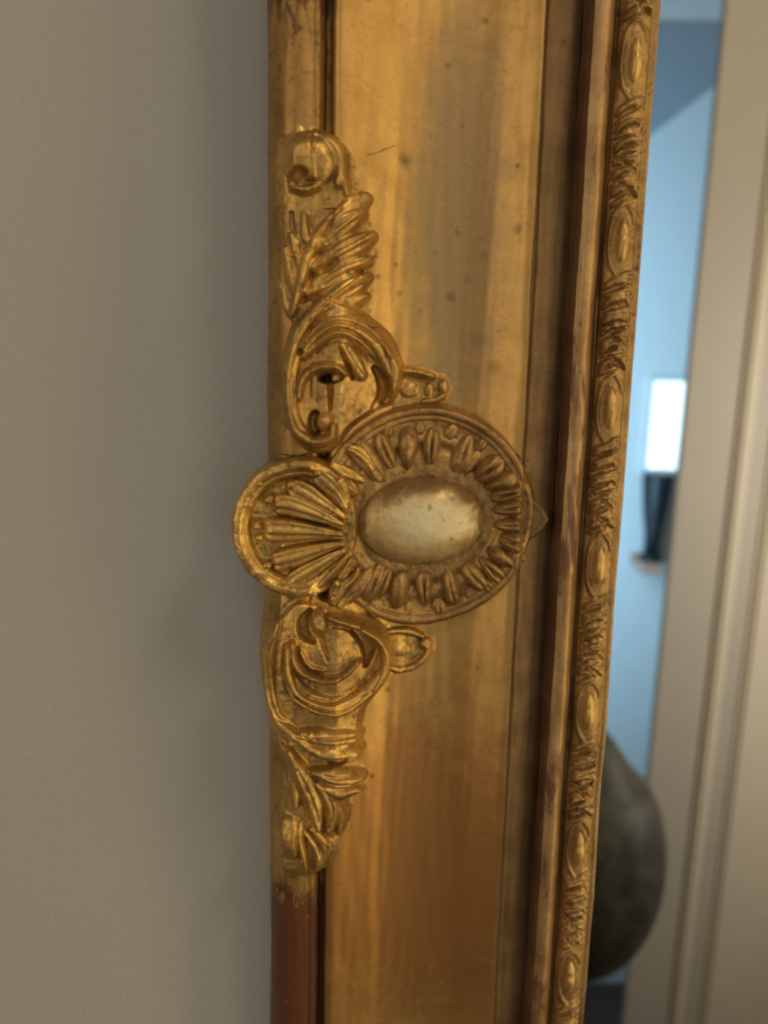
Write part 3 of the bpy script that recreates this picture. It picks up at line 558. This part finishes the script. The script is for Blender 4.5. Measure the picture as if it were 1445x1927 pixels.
# ---- repeating leaf-and-bud ornament of the sight band
BY = [130, 445, 760, 1062, 1340, 1597, 1850]; bx = [1196, 1176, 1154, 1133, 1116, 1096, 1076]
bz = np.array([float(at(x, y, -0.004)[1]) for x, y in zip(bx, BY)]); per, z0b = np.polyfit(np.arange(7), bz, 1)
XB0, XB1 = X_of(1164), X_of(1230); XBC = 0.5*(XB0 + XB1); BW = (XB1 - XB0)/PX; PERU = -per/PX
idc = lambda p: np.array(p, float) + np.array([XBC/PX, 0])
bbase = lambda X, Z=None: Ps(X)
def unit(seed):
    RNG = np.random.default_rng(seed)
    u = np.arange(XB0/PX, XB1/PX + 0.5, 0.9); v = np.arange(-PERU/2, PERU/2 + 0.4, 0.95); v[-1] = PERU/2
    U, V = np.meshgrid(u, v); r = Relief(U, V, 1.0); r.fw = 1.25; r.fh = 1.35; hp = PERU/2
    # raised almond border round the bud
    r.rib([(2,64),(-16,48),(-23,12),(-22,-26),(-12,-54),(2,-64),(14,-58)], [2,3.4,3.6,3.4,3,2], 6, conv=idc); r.rib([(4,62),(16,46),(20,30)], [2,3,2], 5, conv=idc)
    r.cutboss((-4,-4), 18, 48, 7, 0, conv=idc)
    # feathered leaves that curl away from each bud and meet half-way
    for lo_, hi_ in ((70, hp + 2), (-hp - 2, -70)):
        n_ = 9
        for k, yy in enumerate(np.linspace(lo_, hi_, n_)):
            j = RNG.uniform(-3, 3); up_ = RNG.uniform(8, 20); H = RNG.uniform(9, 15); y_ = yy + j
            if k % 3 == 1:
                r.rib([(-25, y_ - up_*0.4), (-12, y_ + up_*0.5), (4, y_ + up_*0.75), (16, y_ + up_*0.3), (22, y_ - up_*0.2)], [2.4, 4.6, 5.6, 4.4, 2], H, conv=idc)
            else:
                r.rib([(-26 + RNG.uniform(-2, 4), y_ - up_*0.55), (-10, y_ - up_*0.05), (8, y_ + up_*0.35), (26 - RNG.uniform(0, 5), y_ + up_*0.5)], [2.0, 5.0, 5.4, 2.4], H, conv=idc)
            r.rib([(RNG.uniform(-10, 2), y_ + 7), (10, y_ + 12), (22, y_ + 13 + RNG.uniform(-2, 4))], [1.6, 3.0, 1.6], H*0.75, conv=idc)
    r.cut([(-14,96),(4,84),(26,60)], [3,8,5], 17, conv=idc); r.cut([(-22,-90),(0,-80),(22,-66)], [3,6,3], 10, conv=idc); r.cut([(-26,140),(0,124),(26,104)], [2,5,5], 13, conv=idc); r.cut([(-24,-122),(6,-112),(26,-104)], [2,5,3], 10, conv=idc)
    r.boss((3,hp), 9, 7, 8, 0, conv=idc); r.boss((3,-hp), 9, 7, 8, 0, conv=idc)
    r.soft = 1.5; h = r.h(0.9, 17)*0.74; e = np.clip(np.minimum(U - u[0], u[-1] - U)/5, 0, 1); h = h*e - 1.5*(1 - e)
    X = U*PX
    return grid_mesh('leaf_run', np.stack([X, Ps(X) - h*PX, V*PX], -1))
run_mes = [unit(q) for q in (5, 8, 13)]
for m_ in run_mes: m_.materials.append(M_BAND)
def bud_me():
    rr = np.sin(np.linspace(0, math.pi/2, 12)); th = np.linspace(0, 2*math.pi, 32, endpoint=False); r, T = np.meshgrid(rr, th, indexing='ij')
    lx = r*np.cos(T); ly = r*np.sin(T); w = 12*(1 - 0.16*np.exp(-((ly - 0.22)/0.16)**2) - 0.10*ly); U = XBC/PX + lx*w; V = ly*39
    h = 18*np.clip(1 - r**2, 0, 1)**0.6 - 3 - 3.0*np.exp(-((V - 10)/5)**2)*(1 - r**2)
    X = U*PX; return grid_mesh('bud', np.stack([X, Ps(X) - h*PX, V*PX], -1), closed=True)
bud = bud_me(); bud.materials.append(M_BUD)
for k in range(-1, 9):
    z = z0b + per*k
    if z - abs(per)/2 < ZB or z + abs(per)/2 > ZT: continue
    for nm, me in (('leaf_run', run_mes[k % 3]), ('bud', bud)):
        o = link(nm, me, None, band); o.location.z = z

# ------------------------------------------------------------------ the wall the mirror hangs on
wl = link('wall', box_me('wall', -0.9, 1.6, 0.0135, 0.14, -1.5, 1.2), M_WALL, None, 'structure', smooth=False)
thing(wl, 'plain beige grey painted wall behind the gilded frame', 'wall')

# ------------------------------------------------------------------ what the glass reflects, built where it stands behind the camera
Mi = np.array(M.to_3x3())
def refl(px, py, Yw):              # point seen in the glass at this place of the photograph, standing on the plane y = Yw
    d = ray(px, py); t = (GY - CPOS[1])/d[1]; hit = CPOS + t*d; rd = d*np.array([1, -1, 1])
    hit = Mi @ hit; rd = Mi @ rd; t = (Yw - hit[1])/rd[1]; return hit + t*rd
YD, YF = -2.3, -4.9
def xs(px, py, Y): return float(refl(px, py, Y)[0])
def zs(px, py, Y): return float(refl(px, py, Y)[2])
FLZ, CEZ = zs(1150, 1850, YF), zs(1400, -260, YD)
xa = xs(1268, 960, YD); unit_px = xs(1350, 960, YD) - xs(1349, 960, YD)
def strip(name, a, b, y0, y1, mat, parent=None, bev=0.0):
    return link(name, box_me(name, xa + a*unit_px, xa + b*unit_px, y0, y1, FLZ, CEZ, bev), mat, parent, smooth=False)
cs = bpy.data.objects.new('door_casing', None); sc.collection.objects.link(cs); cs.location = (0, 0, 0)
thing(cs, 'taupe and cream door casing reflected at the right of the mirror glass', 'door casing')
strip('jamb_board', 0, 98, YD - 0.02, YD + 0.012, M_CASING, cs, 0.004); strip('bead_strip', 98.5, 124, YD - 0.10, YD + 0.040, M_CREAM, cs, 0.012)
strip('flat_strip', 124.5, 163, YD - 0.10, YD + 0.010, M_CASING, cs, 0.003); strip('outer_strip', 163.5, 262, YD - 0.10, YD + 0.035, M_CREAM, cs, 0.014)
ow = strip('wall', 262.5, 900, YD - 0.12, YD, M_CREAM); ow['kind'] = 'structure'; thing(ow, 'cream wall beside the reflected door casing', 'wall')
xd = xs(1040, 960, YD)
dw = link('wall', box_me('wall', -2.6, xd, YD - 0.12, YD, FLZ, CEZ + 0.6), M_CREAM, None, 'structure', smooth=False); thing(dw, 'cream wall on the far side of the reflected doorway, hidden by the frame', 'wall')
fl = link('floor', box_me('floor', -3, 5, -5.3, 0.0125, FLZ - 0.05, FLZ), M_FLOOR, None, 'structure', smooth=False); thing(fl, 'dark wooden floor below the mirror', 'floor')
fw = link('wall', box_me('wall', xs(1100, 960, YF) - 2.2, xs(1345, 960, YF) + 1.6, YF - 0.12, YF, FLZ, 2.4), M_WHITE, None, 'structure', smooth=False)
thing(fw, 'white wall of the bluish far room reflected in the glass', 'wall')
# sloping ceiling piece of the far room
YS = YF + 0.006
p0 = refl(1180, 287, YS); p1 = refl(1360, 150, YS); top = zs(1300, 38, YS)
sl = (p1[2] - p0[2])/(p1[0] - p0[0]); xl_, xr_ = p0[0] - 0.5, p0[0] + (top - p0[2])/sl
bm = bmesh.new(); fr = [bm.verts.new(c) for c in ((xl_, YS, p0[2] - 0.5*sl), (xr_, YS, top), (xl_, YS, top))]
bk = [bm.verts.new((v.co.x, YF + 0.001, v.co.z)) for v in fr]
bm.faces.new(fr); bm.faces.new(bk[::-1])
for q in range(3): bm.faces.new((fr[q], bk[q], bk[(q + 1) % 3], fr[(q + 1) % 3]))
bmesh.ops.recalc_face_normals(bm, faces=bm.faces); me = bpy.data.meshes.new('sloping_ceiling'); bm.to_mesh(me); bm.free()
so = link('ceiling', me, M_SOFFIT, None, 'structure', smooth=False); thing(so, 'sloping ceiling with blue shade painted in, reflected at the top of the glass', 'ceiling')
# bright window on the far wall
wx0, wx1 = xs(1221, 800, YF), xs(1283, 800, YF); wz1, wz0 = zs(1258, 718, YF), zs(1246, 882, YF)
wn = bpy.data.objects.new('window', None); sc.collection.objects.link(wn); thing(wn, 'small bright window glowing white blue in the reflected far room', 'window')
link('pane', box_me('pane', wx0, wx1, YF + 0.004, YF + 0.012, wz0, wz1), M_PANE, wn, smooth=False)
for a in ((wx0 - .03, wx1 + .03, wz1, wz1 + .03), (wx0 - .03, wx1 + .03, wz0 - .03, wz0), (wx0 - .03, wx0, wz0, wz1), (wx1, wx1 + .03, wz0, wz1)):
    link('window_frame', box_me('window_frame', a[0], a[1], YF + 0.003, YF + 0.03, a[2], a[3]), M_WHITE, wn, smooth=False)
# dark tapering stand on a tan shelf below it
def lathe(name, prof, mat, parent=None, seg=40):
    P = np.array([[(r*math.cos(a), r*math.sin(a), z) for a in np.linspace(0, 2*math.pi, seg, endpoint=False)] for r, z in prof])
    me = grid_mesh(name, P, closed=True); bm = bmesh.new(); bm.from_mesh(me); bmesh.ops.recalc_face_normals(bm, faces=bm.faces); bm.to_mesh(me); bm.free()
    return link(name, me, mat, parent)
YT = YF + 0.16
cx = xs(1233, 960, YT); ppm = 1/(xs(1234, 960, YT) - xs(1233, 960, YT))
zt, zb = zs(1240, 890, YT), zs(1228, 1052, YT); hh = zt - zb
st = bpy.data.objects.new('pedestal', None); sc.collection.objects.link(st); st.location = (cx, YT, zb); thing(st, 'dark tapering pedestal vase reflected below the bright window', 'vase')
lathe('body', [(0.0001, 0.05*hh), (15/ppm, 0.06*hh), (16/ppm, 0.30*hh), (24/ppm, 0.6*hh), (29/ppm, 0.97*hh), (27/ppm, hh), (0.0001, hh)], M_DARK, st)
lathe('foot', [(0.0001, 0.0), (25/ppm, 0.0), (24/ppm, 0.035*hh), (12/ppm, 0.07*hh), (0.0001, 0.07*hh)], M_DARK, st)
sf = bpy.data.objects.new('shelf', None); sc.collection.objects.link(sf); sf.location = (cx, YF, zb); thing(sf, 'small tan shelf under the dark vase in the reflection', 'shelf')
link('board', box_me('board', -26/ppm, 14/ppm, 0.002, 0.30, -20/ppm, -0.0005, 0.004), M_TAN, sf, smooth=False)
# mottled round-bellied jar on a slim stand
YV = -1.25  # round stand-in for an unclear dark form, most likely a sleeved elbow
k = float(xs(1091, 1600, YV) - xs(1090, 1600, YV)); vx = xs(1090, 1600, YV); zb_ = zs(1090, 1812, YV)
JP = [(26, 1362), (34, 1376), (50, 1392), (62, 1408), (78, 1428), (98, 1450), (124, 1474), (148, 1515), (163, 1575), (164, 1640), (148, 1705), (112, 1765), (64, 1800), (44, 1812)]
prof = [(0.0001, 0.0)] + [(r_*k*0.945, zs(1090, y_, YV) - zb_) for r_, y_ in JP[::-1]] + [(0.0001, zs(1090, 1363, YV) - zb_)]
jr = lathe('blob', [(max(a_, 1e-4), b_) for a_, b_ in catmull(np.array(prof)/0.002, 2)[0]*0.002], M_BLOB)
jr.location = (vx, YV, zb_); thing(jr, 'unclear dark mottled rounded jar reflected low in the mirror glass', 'blob')
sd = lathe('stand', [(0.0001, FLZ), (0.14, FLZ), (0.13, FLZ + 0.02), (0.02, FLZ + 0.05), (0.016, zb_ - 0.03), (40*k, zb_ - 0.012), (40*k, zb_ - 0.0005), (0.0001, zb_ - 0.0005)], M_DARK)
sd.location = (vx, YV, 0); thing(sd, 'slim dark stand carrying the mottled jar in the reflection', 'stand')
